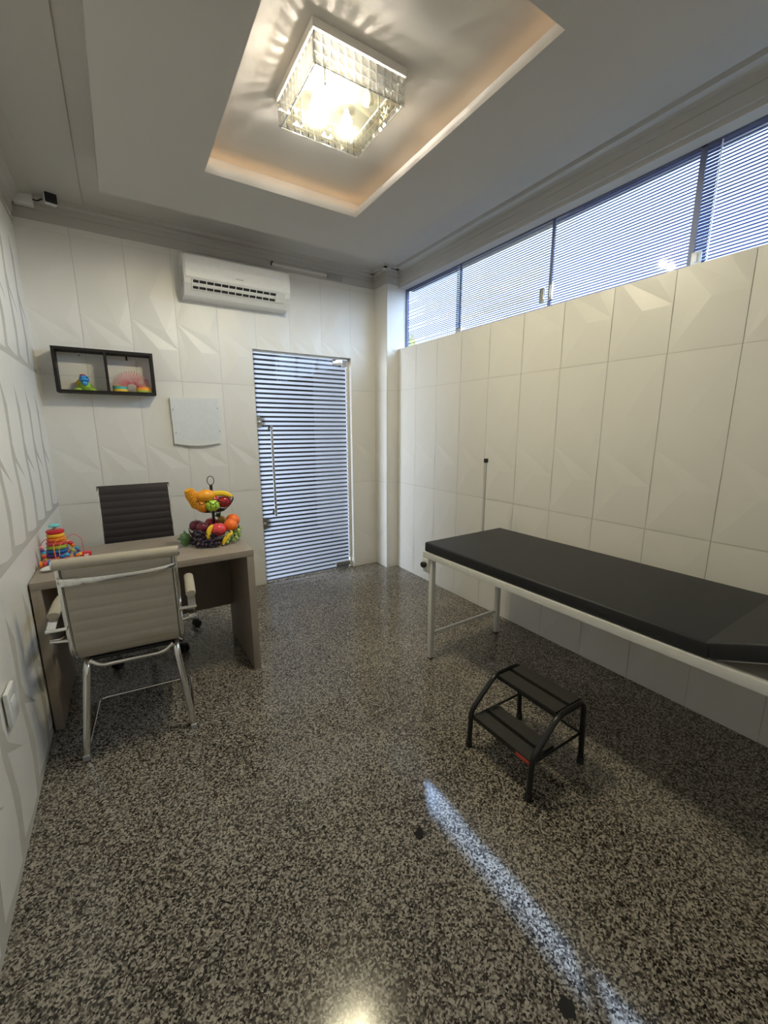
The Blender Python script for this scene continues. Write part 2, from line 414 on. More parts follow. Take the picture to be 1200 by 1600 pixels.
# cornice: fascia profile swept along walls
prof = [(0, 2.748), (.014, 2.748), (.014, 2.806), (.010, 2.809), (.014, 2.812), (.014, 2.850), (.030, 2.862), (.070, 2.862), (.074, 2.885), (0, 2.885)]
b = MB(); b.prism([(YB-o, z) for o, z in prof], XL, PX, 0); b.build('trim_1', M['paint'], kind='structure')
b = MB(); b.prism([(XR-o, z) for o, z in prof], YF, PY, 1); b.build('trim_2', M['paint'], kind='structure')
pf = [(0, 2.748), (.014, 2.748), (.014, 2.806), (.010, 2.809), (.014, 2.812), (.014, 2.850), (0, 2.850)]
pu = [(0, 2.850), (.014, 2.850), (.030, 2.862), (.070, 2.862), (.074, 2.885), (0, 2.885)]
b = MB()
for pp, e_ in ((pf, .014), (pu, .070)):
    b.prism([(PX-o, z) for o, z in pp], PY-e_+.0008, YB, 1); b.prism([(PY-o, z) for o, z in pp], PX-e_+.0016, XR, 0)
b.build('trim_3', M['paint'], kind='structure')
proL = [(0, 2.748), (.018, 2.748), (.018, 2.80), (.034, 2.83), (.060, 2.862), (.128, 2.870), (.131, 2.8765), (.380, 2.8765), (.384, 2.885), (0, 2.885)]
b = MB(); b.prism([(XL+o, z) for o, z in proL], YF, YB-.074, 1); b.build('trim_4', M['paint'], kind='structure')
# LED strip on the ledge of the tray + its light
t = thing('led_strip', 'warm light strip hidden on the ledge inside the ceiling tray', 'light strip', ((TX0+TX1)/2, (TY0+TY1)/2, ZC+.042))
b = MB(); cx, cy = (TX0+TX1)/2, (TY0+TY1)/2
hx, hy = (TX1-TX0)/2+.05, (TY1-TY0)/2+.05
for sg in (-1, 1):
    b.box((-hx, sg*hy-.004, 0), (hx, sg*hy+.004, .003)); b.box((sg*hx-.004, -hy, 0), (sg*hx+.004, hy, .003))
b.build('strip', M['led'], t)
LED = .16
for sg in (-1, 1):
    area('cove_light', (cx, cy+sg*hy, ZC+.048), (2*hx, .012), LED*.62, (1.0, .62, .30), (0, -sg*.25, 1))
    area('cove_light', (cx+sg*hx, cy, ZC+.048), (.012, 2*hy), LED, (1.0, .62, .30), (-sg*.25, 0, 1))

# corridor behind the glass door
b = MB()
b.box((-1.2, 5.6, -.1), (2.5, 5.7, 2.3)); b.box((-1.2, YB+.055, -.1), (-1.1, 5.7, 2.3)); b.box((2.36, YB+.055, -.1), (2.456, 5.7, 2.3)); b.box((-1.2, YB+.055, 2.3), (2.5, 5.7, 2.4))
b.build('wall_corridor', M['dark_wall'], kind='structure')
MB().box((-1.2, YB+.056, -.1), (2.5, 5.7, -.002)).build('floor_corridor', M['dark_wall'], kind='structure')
# roof overhang outside that shades the window
b = MB(); EX = 3.05; EZ = 3.37
b.box((XR+.18, YF-.4, EZ), (EX, 4.3, EZ+.12)); b.box((XR+.0, YF-.4, 3.0), (XR+.18, 4.3, EZ+.12))
b.build('trim_5', M['paint'], kind='structure')

# ---------------------------------------------------------------- window
win = bpy.data.objects.new('window_1', None); COL.objects.link(win); win['kind'] = 'structure'
WZ0, WZ1 = SILL+.002, 2.722
def pane(y0, y1, x, zoff, nm='pane'):
    p = MB().box((x, y0, WZ0), (x+.006, y1, WZ1)).build(nm, M['glass'], win)
    b = MB(); z = WZ0+zoff
    while z < WZ1-.008:
        b.add([(x-.0008, y0+.003, z), (x-.0008, y1-.003, z), (x-.0008, y1-.003, z+.0076), (x-.0008, y0+.003, z+.0076)], [(0, 1, 2, 3)])
        z += .015
    b.build('striped_film', M['film_window'], p)
pane(2.700, 3.468, 2.452, 0.004); pane(1.860, 2.755, 2.440, 0.009); pane(1.000, 1.858, 2.440, 0.009); pane(0.17, 1.070, 2.452, 0.004); pane(-.31, .19, 2.440, .009)
def mull(y, x0, w, nm='mullion'): MB().box((x0, y-w/2, WZ0), (x0+.012, y+w/2, WZ1)).build(nm, M['alu'], win)
mull(2.703, 2.436, .016); mull(1.859, 2.436, .022); mull(1.066, 2.436, .026); mull(.18, 2.436, .024)
MB().box((2.4385, .996, WZ0), (2.4465, 1.000, WZ1)).build('glass_edge', M['edge_seal'], win)
MB().box((2.436, YF, WZ1-.009), (2.470, PY, WZ1)).build('window_frame', M['alu'], win)
MB().box((2.440, 3.455, WZ0), (2.470, PY, WZ1)).build('window_frame', M['alu'], win)
def latch(y, z, w, h, m=M['white_metal']):
    q = MB().box((2.418, y-w/2, z), (2.436, y+w/2, z+h), bev=.003)
    q.box((2.410, y-w*.20, z+h*.15), (2.419, y+w*.05, z+h*.85), bev=.002); return q
latch(1.905, 2.235, .036, .095).build('latch', M['brushed'], win); latch(1.842, 2.245, .026, .10).build('latch', M['brushed'], win)
latch(1.035, 2.205, .040, .055).build('latch', M['white_metal'], win); latch(2.69, 2.205, .05, .035).build('latch', M['brushed'], win)

# ---------------------------------------------------------------- glass door
dr = bpy.data.objects.new('door_1', None); COL.objects.link(dr); dr['kind'] = 'structure'
GY = 3.735
MB().box((1.9305, GY+.004, 0), (DX1-.0025, GY+.030, DZ-.003)).build('door_jamb', M['tile'], dr)
gl = MB().box((DX0+.004, GY, .012), (1.925, GY+.008, 2.082)).build('glass_panel', M['glass'], dr)
b = MB(); z = .022
while z < 2.075:
    b.add([(DX0+.006, GY-.0012, z), (1.921, GY-.0012, z), (1.921, GY-.0012, min(z+.0232, 2.08)), (DX0+.006, GY-.0012, min(z+.0232, 2.08))], [(0, 1, 2, 3)])
    z += .0402
b.build('striped_film', M['film_white'], gl)
MB().box((1.9215, GY-.002, .10), (1.929, GY+.010, 2.01)).build('edge_seal', M['edge_seal'], dr)
MB().box((DX0+.003, GY-.01, 2.084), (DX1-.003, GY+.03, 2.0975)).build('door_head', M['white_metal'], dr)
def clampf(x0, x1, z0, z1, m, n):
    q = MB().box((x0, GY-.014, z0), (x1, GY+.02, z1), m, bev=.004)
    for i in range(n):
        xx = x0+(x1-x0)*(.25+.5*i/max(1, n-1)); q.lathe([(.006, 0), (.006, .003), (.003, .0035)], (0, 0, 0), M['brushed'], 10, T=Matrix.Translation((xx, GY-.014, (z0+z1)/2)) @ Matrix.Rotation(PI/2, 4, 'X'))
    return q
clampf(1.775, 1.880, 2.030, 2.082, M['chrome'], 2).build('top_hinge', None, dr)
MB().box((1.85, GY-.012, 2.075), (1.950, GY+.02, 2.0970)).build('hinge_bracket', M['hinge'], dr)
MB().box((1.880, GY-.004, 2.02), (1.925, GY+.012, 2.078)).build('hinge_filler', M['grey_plastic'], dr)
clampf(1.765, 1.925, .016, .066, M['hinge'], 3).build('floor_hinge', None, dr)
def lock(z0, z1, m):
    q = MB(); w = .056
    pr = [(DX0+.004, z0), (DX0+.036, z0), (DX0+w, z0+.018), (DX0+w, z1-.030), (DX0+.040, z1), (DX0+.004, z1)]
    q.prism(pr, GY-.016, GY+.02, 1, m)
    q.lathe([(.013, 0), (.013, .004), (.009, .007), (0, .0075)], (0, 0, 0), M['chrome'], 14, T=Matrix.Translation((DX0+.028, GY-.016, (z0+z1)/2)) @ Matrix.Rotation(PI/2, 4, 'X'))
    return q
lock(1.445, 1.545, M['hinge']).build('lock', None, dr); lock(.520, .630, M['hinge']).build('lock', None, dr)
b = MB(); HX = 1.142
b.tube([(HX, GY-.055, .645), (HX, GY-.055, 1.465)], .0105, M['brushed'], 12)
for zz in (.672, 1.438): b.tube([(HX-.001, GY-.055, zz), (HX-.001, GY-.002, zz)], .009, M['brushed'], 10); b.lathe([(.017, 0), (.017, .008)], (0, 0, 0), M['black_plastic'], 14, T=Matrix.Translation((HX, GY-.002, zz)) @ Matrix.Rotation(PI/2, 4, 'X'))
b.build('door_handle', None, dr)

# ---------------------------------------------------------------- ceiling lamp
t = thing('ceiling_lamp', 'square flush ceiling lamp with three rows of cut crystals and a frosted glass bottom', 'ceiling lamp', (.926, 1.812, ZT))
hs = .198
MB().box((-hs-.004, -hs-.004, -.029), (hs+.004, hs+.004, 0)).build('ceiling_plate', M['white_metal'], t)
MB().box((-hs+.010, -hs+.010, -.0315), (hs-.010, hs-.010, -.0292)).build('glow_damping_plate', mat('glow_damping_black', (.018, .018, .016), .6), t)  # added dark backing, absorbs bulb light so the lamp interior does not blow out
cr = MB(); rows, cols = 3, 12
zt_, zb_ = -.030, -.128
for side in range(4):
    Tm = Matrix.Rotation(side*PI/2, 4, 'Z')
    for i in range(cols):
        for j in range(rows):
            w = 2*hs/cols; h = (zt_-zb_)/rows
            x0 = -hs+i*w+.0012; x1 = x0+w-.0024; z1 = zt_-j*h-.001; z0 = z1-h+.002; y = -hs+.004
            xm, zm = (x0+x1)/2, (z0+z1)/2
            vs = [(x0, y, z0), (x1, y, z0), (x1, y, z1), (x0, y, z1), (xm, y-.010, zm), (xm, y+.006, zm)]
            cr.add(vs, [(0, 1, 4), (1, 2, 4), (2, 3, 4), (3, 0, 4), (1, 0, 5), (2, 1, 5), (3, 2, 5), (0, 3, 5)], None, False, Tm)
cr.build('crystals', M['crystal'], t)
fr = MB()
for side in range(4):
    Tm = Matrix.Rotation(side*PI/2, 4, 'Z')
    for i in range(0, cols+1, 3): fr.box((-hs+i*2*hs/cols-.0009, -hs+.006, zb_), (-hs+i*2*hs/cols+.0009, -hs+.008, zt_), None, Tm)
    fr.box((-hs, -hs+.006, zb_-.001), (hs, -hs+.009, zb_+.002), None, Tm)
fr.build('frame', M['chrome'], t)
MB().box((-hs+.020, -hs+.020, -.120), (hs-.020, hs-.020, -.115)).build('frosted_glass', M['plate'], t)
pins = [(-.12, -.12), (.12, -.12), (-.12, .12), (.12, .12)]
for px_, py_ in pins:
    MB().lathe([(.004, -.128), (.006, -.126), (.006, -.121), (.003, -.120), (.003, -.03)], (px_, py_, 0), None, 10).build('glass_screw', M['brushed'], t)
BULB = 30.0
for i, (bx_, by_) in enumerate(((-.085, -.075), (-.075, .085), (.075, .080), (.095, -.075))):
    bb = MB().lathe([(.010, -.034), (.012, -.048), (.022, -.062), (.026, -.074), (.022, -.088), (.010, -.096), (0, -.098)], (bx_, by_, 0), None, 16)
    lit = i < 3
    bb.build('bulb', M['bulb'] if lit else M['white_plastic'], t)
    if lit:
        pl = bpy.data.lights.new('bulb_light', 'POINT'); pl.energy = BULB*(1.5 if i == 0 else 1.0); pl.shadow_soft_size = .022; pl.color = (1.0, .92, .80)
        o = bpy.data.objects.new('bulb_light', pl); COL.objects.link(o); o.location = (.926+bx_, 1.812+by_, ZT-.103)

# ---------------------------------------------------------------- desk
t = thing('desk', 'taupe laminate desk with slab legs against the left wall', 'desk', (.078, 2.325, 0))
w = .500
MB().box((-w+.002, 0, .717), (w, .600, .754), bev=.0015).build('tabletop', M['desk'], t)
MB().box((-w+.002, .001, 0), (-w+.040, .599, .717), bev=.0015).build('leg', M['desk'], t)
MB().box((w-.040, .001, 0), (w, .599, .717), bev=.0015).build('leg', M['desk'], t)
MB().box((-w+.040, .525, .235), (w-.040, .543, .717)).build('modesty_panel', M['desk_dark'], t)

# ---------------------------------------------------------------- examination bed
BROT = -math.radians(-1.15)
t = thing('examination_bed', 'long white steel examination bed with black padded top and raised headrest', 'examination bed', (1.492, 1.915, 0), BROT)
BL, BW = 1.90, .655
fm = M['white_metal']
b = MB()
b.box((0, -BL, .662), (.030, 0, .700), None, None, .002); b.box((BW-.03, -BL, .662), (BW, 0, .700), None, None, .002)
b.box((.03, -.030, .662), (BW-.03, 0, .700), None, None, .002); b.box((.03, -BL, .662), (BW-.03, -BL+.03, .700), None, None, .002)
b.build('bed_frame', fm, t)
MB().box((.030, -BL+.03, .684), (BW-.030, -.030, .694)).build('platform', mat('beige_painted_board', (.40, .38, .34), .6), t)
for (x, y) in ((.010, -.045), (BW-.040, -.045), (.010, -BL+.045), (BW-.040, -BL+.045)):
    lg = MB().box((x, y-.030, .010), (x+.030, y, .664), None, None, .002).build('leg', fm, t)
    MB().box((x+.001, y-.029, 0), (x+.029, y-.001, .012)).build('rubber_foot', M['black_plastic'], lg)
for y in (-.060, -BL+.030): MB().box((.038, y-.008, .165), (BW-.038, y+.008, .181)).build('stretcher', fm, t)
def cushion(mb, x0, x1, y0, y1, z0, z1, T=None, bev=.010): mb.box((x0, y0, z0), (x1, y1, z1), None, T, bev)
b = MB(); cushion(b, .004, BW+.02, -1.455, -.006, .701, .760); b.build('mattress', M['vinyl'], t)
HT = Matrix.Translation((0, -1.457, .702)) @ Matrix.Rotation(-math.radians(22), 4, 'X')
b = MB(); cushion(b, .004, BW+.02, -.475, -.002, .0, .060, HT); b.build('headrest', M['vinyl'], t)
MB().box((.04, -.46, -.012), (BW-.03, -.01, -.002), None, HT).build('headrest_board', M['white_metal'], t)
# clamp on the near leg
cl = MB().box((-.004, -.052, .575), (.012, -.004, .660), None, None, .003).build('clamp', fm, t)
b = MB()
for k in range(8):
    a = 2*PI*k/8; b.ball((-.020, -.028+.013*math.cos(a), .625+.013*math.sin(a)), .007, n=8)
b.lathe([(.016, -.014), (.018, 0), (.014, .014)], T=Matrix.Translation((-.016, -.028, .625)) @ Matrix.Rotation(PI/2, 4, 'Y'))
b.build('clamp_knob', M['black_plastic'], t)
# IV pole standing in the far clamp
t = thing('drip_pole', 'thin white pole with black cap rising behind the far end of the bed', 'pole', (2.012, 1.932, .56))
MB().tube([(0, 0, 0), (0, 0, .660)], .0075, None, 12).build('pole', mat('grey_white_enamel', (.50, .50, .50), .3), t)
MB().box((-.011, -.011, .655), (.011, .011, .682), None, None, .003).build('cap', M['black_plastic'], t)
MB().box((-.014, -.022, .09), (.014, .006, .15)).build('clamp', M['white_metal'], t)

# ---------------------------------------------------------------- step stool
t = thing('step_stool', 'small black two-step metal stool on the floor before the bed', 'step stool', (1.377, 1.014, 0))
ra = .0115
def sidef(y):
    return fillet([(-.172, y, .008), (-.166, y, .185), (-.022, y, .312), (.150, y, .312), (.172, y, .008)], .035, 6)
for y in (-.166, .166): MB().tube(sidef(y), ra, None, 12).build('side_frame', M['black_metal'], t)
for (x, y) in ((-.172, -.166), (-.172, .166), (.172, -.166), (.172, .166)):
    MB().lathe([(.013, 0), (.015, .003), (.0145, .028), (.0125, .032)], (x, y, 0), None, 14).build('rubber_foot', M['black_plastic'], t)
def tread(x0, x1, z):
    p = MB().box((x0, -.152, z-.020), (x1, .152, z-.006)).build('tread', M['black_metal'], t)
    wv = (x1-x0); b = MB()
    b.box((x0+.002, -.150, z-.006), (x0+wv*.43, .150, z)); b.box((x0+wv*.57, -.150, z-.006), (x1-.002, .150, z))
    b.build('rubber_pad', M['black_rubber'], p)
tread(-.165, -.012, .165); tread(-.020, .150, .318)
for y in (-.160, .160): MB().tube([(-.160, y, .152), (.158, y, .150)], .0055, None, 8).build('side_bar', M['black_metal'], t)
MB().tube([(.160, -.165, .150), (.160, .165, .150)], .0055, None, 8).build('rear_bar', M['black_metal'], t)
MB().box((-.1672, -.152, .146), (-.165, -.088, .160)).build('label_sticker', M['red_label'], t)

# ---------------------------------------------------------------- guest chair (seen from behind)
def ribbed(mb, P0, P1, hw, th, ribs, nrm, m=None, T=None):
    """cushion strip between two points in the yz plane, rib grooves across; hw half width"""
    P0, P1 = Vector(P0), Vector(P1); nrm = Vector(nrm).normalized(); K = ribs*8
    top = []; bot = []
    for i in range(K+1):
        s = i/K; q = abs(math.sin(PI*s*ribs))**.35
        c = P0.lerp(P1, s); top.append(c+nrm*(th*(.55+.45*q))); bot.append(c-nrm*(th*(.55+.45*q)))
    vs = []; fs = []; nx = 2
    for sx in (-hw, hw):
        for lst in (top, bot):
            for p in lst: vs.append((sx, p.y, p.z))
    n = K+1
    for i in range(K):
        fs += [(i, i+1, 2*n+i+1, 2*n+i), (n+i, 3*n+i, 3*n+i+1, n+i+1), (i, n+i, n+i+1, i+1), (2*n+i, 2*n+i+1, 3*n+i+1, 3*n+i)]
    fs += [(0, 2*n, 3*n, n), (K, n+K, 3*n+K, 2*n+K)]
    mb.add(vs, fs, m, True, T)
t = thing('guest_chair', 'taupe ribbed cantilever chair with chrome frame, its back to the camera', 'chair', (-.062, 2.0245, 0), -math.radians(4.9))
ch, tp = M['chrome'], M['taupe']
b = MB()
b.tube(fillet([(-.217, -.002, .020), (-.222, .440, .012), (.222, .440, .012), (.217, -.002, .020)], .038, 8), .0095, None, 12)
b.build('floor_frame', ch, t)
for sg in (-1, 1):
    b = MB(); b.tube(fillet([(sg*.217, -.004, .016), (sg*.176, .045, .420), (sg*.176, .40, .430)], .045, 6), .0150, None, 14); b.build('leg', ch, t)
    MB().box((sg*.217-.012, -.026, 0), (sg*.217+.012, -.002, .020)).build('foot_glide', M['grey_plastic'], t)
b = MB(); b.tube(fillet([(-.166, .055, .432), (-.125, .050, .400), (.125, .050, .400), (.166, .055, .432)], .035, 6), .0105, None, 12); b.build('cross_bar', ch, t)
MB().box((-.165, .06, .425), (.165, .40, .440)).build('seat_support', M['black_plastic'], t)
# back: side rails
def sling(sg, x): return fillet([(x, -.020, .897), (x, -.008, .70), (x, .014, .505), (x, .066, .448), (x, .44, .470), (x, .475, .455)], .09, 8)
for sg in (-1, 1):
    b = MB(); b.tube(sling(sg, sg*.208), .0140, None, 10, flat=.85, upv=(1, 0, 0)); b.build('side_rail', ch, t)
pts = sling(1, 0)
b = MB(); K = len(pts)
# ribbed sling fabric following the rails
def sling_fabric(mb, path, hw, th, rib, stop=None):
    P = [Vector(p) for p in path]; L_ = [0]
    for i in range(1, len(P)): L_.append(L_[-1]+(P[i]-P[i-1]).length)
    tot = L_[-1]; n = max(12, int(tot/rib)*8); rows_ = []
    for k in range(n+1):
        s = tot*k/n; i = 1
        while i < len(P)-1 and L_[i] < s: i += 1
        a = (s-L_[i-1])/max(1e-9, L_[i]-L_[i-1]); c = P[i-1].lerp(P[i], a); d = (P[i]-P[i-1]).normalized()
        nn = Vector((0, -d.z, d.y)); q = abs(math.sin(PI*s/rib))**.22
        rows_.append((c+nn*th*(.45+.55*q), c-nn*th*(.45+.55*q)))
    vs = []; fs = []
    for a, c in rows_: vs += [(a.x-hw, a.y, a.z), (a.x+hw, a.y, a.z), (c.x+hw, c.y, c.z), (c.x-hw, c.y, c.z)]
    for k in range(n):
        o = 4*k
        for j in range(4): fs.append((o+j, o+(j+1) % 4, o+4+(j+1) % 4, o+4+j))
    fs += [(3, 2, 1, 0), (4*n, 4*n+1, 4*n+2, 4*n+3)]
    mb.add(vs, fs, None, True)
sling_fabric(b, pts, .196, .011, .050); b.build('ribbed_sling', tp, t)
b = MB(); b.tube([(-.222, -.020, .903), (.228, -.020, .903)], .0235, None, 16); b.build('top_roll', tp, t)
for sg in (-1, 1): MB().lathe([(.017, -.002), (.019, 0), (.019, .004), (.012, .007)], T=Matrix.Translation((sg*.225+.003, -.020, .903)) @ Matrix.Rotation(sg*PI/2, 4, 'Y')).build('roll_cap', ch, t)
b = MB(); b.tube(fillet([(-.206, -.030, .838), (-.19, -.046, .836), (-.08, -.062, .834), (.08, -.062, .834), (.17, -.048, .838), (.206, -.030, .843)], .05, 6), .0120, None, 10, flat=.35, upv=(0, 1, 0))
b.box((-.20, -.058, .820), (-.105, -.052, .838), None, None, .002)
b.build('back_handle', ch, t)
for sg in (-1, 1):
    b = MB()
    for zz in (.830, .850): b.lathe([(.006, 0), (.006, .004), (.003, .006)], T=Matrix.Translation((sg*.208, -.028, zz)) @ Matrix.Rotation(PI/2, 4, 'X'), n=10)
    b.build('screw', M['brushed'], t)
for sg in (-1, 1):
    x = sg*.262
    arm = MB()
    path = fillet([(x, -.020, .632), (x, .06, .660), (x, .18, .674), (x, .33, .650), (x, .36, .560), (x, .22, .505), (x, .01, .575)], .05, 6)
    # flat chrome band 32 mm wide
    vs = []; fs = []
    for k, p in enumerate(path):
        a = path[max(0, k-1)]; c = path[min(len(path)-1, k+1)]; d = (c-a).normalized(); nn = Vector((0, -d.z, d.y))*.003
        for dx, s2 in ((-.016, 1), (.016, 1), (.016, -1), (-.016, -1)): vs.append((p.x+dx, p.y+nn.y*s2, p.z+nn.z*s2))
    for k in range(len(path)-1):
        for j in range(4): fs.append((4*k+j, 4*k+(j+1) % 4, 4*k+4+(j+1) % 4, 4*k+4+j))
    fs += [(3, 2, 1, 0), tuple(4*(len(path)-1)+j for j in range(4))]
    arm.add(vs, fs)
    arm.tube([(sg*.208, -.020, .628), (x+sg*.018, -.020, .628)], .0075, None, 10)
    arm.tube([(sg*.208, .010, .560), (x+sg*.016, .010, .570)], .0065, None, 10)
    ao = arm.build('armrest', ch, t)
    pad = MB(); pad.tube(fillet([(x, .045, .668), (x, .17, .688), (x, .29, .676)], .05, 6), .0225, None, 14, flat=.70, upv=(0, 0, 1)); pad.build('arm_pad', tp, ao)

# ---------------------------------------------------------------- black swivel chair behind the desk
t = thing('office_chair', 'black ribbed swivel chair on castors standing behind the desk', 'chair', (.030, 3.040, 0), 0)
bl = M['black_leather']
hub = MB().lathe([(.035, .07), (.035, .13), (.026, .14), (.026, .26), (.015, .26), (.015, .42)], n=16).build('gas_column', ch, t)
for k in range(5):
    a = math.radians(16+72*k)
    T = Matrix.Rotation(a, 4, 'Z')
    MB().tube([(.02, 0, .105), (.16, 0, .098), (.300, 0, .078)], [.022, .018, .013], None, 10, T=T, flat=.7, upv=(0, 0, 1)).build('base_arm', ch, t)
    c = MB(); c.lathe([(.012, -.008), (.027, -.008), (.027, .008), (.012, .008)], n=16, T=T @ Matrix.Translation((.312, .013, .0275)) @ Matrix.Rotation(PI/2, 4, 'X'))
    c.lathe([(.012, -.008), (.027, -.008), (.027, .008), (.012, .008)], n=16, T=T @ Matrix.Translation((.312, -.013, .0275)) @ Matrix.Rotation(PI/2, 4, 'X'))
    c.box((.290, -.018, .040), (.325, .018, .064), None, T, .004); c.build('castor', M['black_plastic'], t)
MB().box((-.10, -.12, .415), (.10, .12, .445), None, None, .005).build('tilt_mechanism', M['black_plastic'], t)
def sl2(x): return fillet([(x+.012, .205, 1.056), (x+.012, .165, .85), (x+.012, .140, .60), (x+.012, .100, .490), (x+.012, -.130, .490), (x+.012, -.155, .475)], .09, 8)
for sg in (-1, 1): MB().tube(sl2(sg*.203), .013, None, 10, flat=.45, upv=(1, 0, 0)).build('side_rail', ch, t)
b = MB(); sling_fabric(b, sl2(0), .203, .010, .047); b.build('ribbed_sling', bl, t)
MB().tube([(-.197, .212, 1.052), (.221, .212, 1.052)], .017, None, 14).build('top_roll', bl, t)
for sg in (-1, 1): MB().lathe([(.014, -.002), (.015, 0), (.015, .003), (.010, .005)], T=Matrix.Translation((sg*.209+.012, .212, 1.052)) @ Matrix.Rotation(sg*PI/2, 4, 'Y')).build('roll_cap', ch, t)
for sg in (-1, 1):
    x = sg*.240
    MB().tube(fillet([(x, .15, .64), (x, -.10, .665), (x, -.13, .56), (x, -.05, .475), (sg*.2, -.05, .475)], .05, 6), .012, None, 10, flat=.5, upv=(1, 0, 0)).build('armrest', ch, t)

# ---------------------------------------------------------------- wall shelf
SY = 3.545; SXa, SXb, SZa, SZb = -.325, .258, 1.680, 1.970
t = thing('wall_shelf', 'dark brown open box shelf with two compartments on the back wall', 'shelf', ((SXa+SXb)/2, SY, SZa))
cx = (SXa+SXb)/2; hw = (SXb-SXa)/2; H_ = SZb-SZa; dp = YB-.016-SY; th = .017
dw = M['dark_wood']
MB().box((-hw, 0, 0), (hw, dp, th)).build('bottom_board', dw, t); MB().box((-hw, 0, H_-th), (hw, dp, H_)).build('top_board', dw, t)
for sg in (-1, 1): MB().box((sg*hw, 0, th), (sg*(hw-th), dp, H_-th)).build('side_board', dw, t)
MB().box((.000-.008, 0, th), (.009, dp, H_-th)).build('divider', dw, t)
MB().box((-.158, dp-.006, H_-th-.030), (-.138, dp-.002, H_-th), M['white_plastic']).box((-.152, dp-.007, H_-th-.020), (-.144, dp-.0055, H_-th-.012), M['ink']).build('hanging_bracket', None, t)
MB().box((.125, dp-.006, H_-th-.028), (.137, dp-.002, H_-th)).build('hanging_bracket', M['black_metal'], t)
# toy parrot
t = thing('toy_bird', 'small blue-headed plastic bird toy with green wings in the left compartment', 'toy', (-.168, 3.605, SZa+th))
blu = mat('blue_toy_plastic', (.05, .30, .72), .35); grn = mat('lime_toy_plastic', (.33, .55, .06), .4); yel = mat('yellow_toy_plastic', (.80, .50, .03), .4); red = mat('red_toy_plastic', (.60, .03, .04), .35)
MB().ball((0, .010, .030), (.042, .034, .034)).build('body', grn, t)
for sg in (-1, 1): MB().ball((sg*.040, .004, .017), (.032, .022, .018), T=Matrix.Rotation(sg*.35, 4, 'Y')).build('wing', grn, t)
MB().ball((-.032, .022, .045), (.020, .012, .030)).build('tail', yel, t)
hd = MB().ball((0, -.018, .076), (.030, .028, .027)).build('head', blu, t)
MB().ball((.004, -.046, .070), (.026, .018, .011)).ball((.003, -.040, .046), (.017, .014, .017)).build('beak', blu, t)
MB().ball((-.006, -.010, .100), (.018, .018, .009)).build('crest', red, t)
for sg in (-1, 1): MB().ball((sg*.017, -.040, .084), .0045, n=8).build('eye', M['black_plastic'], t)
# rainbow spring
t = thing('spring_toy', 'rainbow plastic coil spring arched in the right compartment of the shelf', 'toy', (.110, 3.600, SZa+th))
def rainbow():
    m, nt, b = new_mat('rainbow_plastic'); b.inputs['Roughness'].default_value = .3
    tc = N(nt, 'ShaderNodeTexCoord'); sx = N(nt, 'ShaderNodeSeparateXYZ'); L(nt, tc.outputs['Object'], sx.inputs[0])
    ay = N(nt, 'ShaderNodeMath', operation='ABSOLUTE'); L(nt, sx.outputs[0], ay.inputs[0])
    at = N(nt, 'ShaderNodeMath', operation='ARCTAN2'); L(nt, sx.outputs[2], at.inputs[0]); L(nt, ay.outputs[0], at.inputs[1])
    dv = N(nt, 'ShaderNodeMath', operation='DIVIDE'); L(nt, at.outputs[0], dv.inputs[0]); dv.inputs[1].default_value = PI/2
    r = N(nt, 'ShaderNodeValToRGB'); L(nt, dv.outputs[0], r.inputs[0]); e = r.color_ramp.elements
    e[0].position = 0; e[0].color = (.55, .62, .05, 1); e[1].position = 1; e[1].color = (.85, .07, .22, 1)
    for p, c in ((.12, (.95, .55, .03, 1)), (.28, (.95, .38, .05, 1)), (.42, (.85, .10, .15, 1))): k = e.new(p); k.color = c
    L(nt, r.outputs[0], b.inputs['Base Color']); return m
RB = rainbow(); teal = mat('teal_plastic', (.05, .42, .36), .3)
AR = .072
b = MB(); pts_ = []; turns = 44; NN = turns*14
for k in range(NN+1):
    s = k/NN
    # dense stacks at both ends, fanned arch between
    if s < .26: u = s/.26; C = Vector((-AR, 0, .006+.036*u)); ax = Vector((0, 0, 1))
    elif s > .74: u = (1-s)/.26; C = Vector((AR, 0, .006+.036*u)); ax = Vector((0, 0, -1))
    else:
        a = PI*(1-(s-.26)/.48); C = Vector((AR*math.cos(a), 0, .042+.062*math.sin(a))); ax = Vector((math.sin(a), 0, -math.cos(a)))
    side = Vector((ax.z, 0, -ax.x)); ph = 2*PI*turns*s
    pts_.append(C+side*.045*math.cos(ph)+Vector((0, 1, 0))*.045*math.sin(ph))
b.tube(pts_, .0011, None, 5); b.build('coil', RB, t)
MB().lathe([(.0445, .018), (.0475, .018), (.0475, .036), (.0445, .036)], (-AR, 0, 0), None, 24).build('coil_band', teal, t)
MB().lathe([(.0445, .002), (.0475, .002), (.0475, .018), (.0445, .018)], (-AR, 0, 0), None, 24).build('coil_band', yel, t)
MB().lathe([(.0445, .002), (.0475, .002), (.0475, .012), (.0445, .012)], (AR, 0, 0), None, 24).build('coil_band', grn, t)
MB().lathe([(.0445, .012), (.0475, .012), (.0475, .032), (.0445, .032)], (AR, 0, 0), None, 24).build('coil_band', mat('orange_toy_plastic', (.90, .38, .03), .35), t)

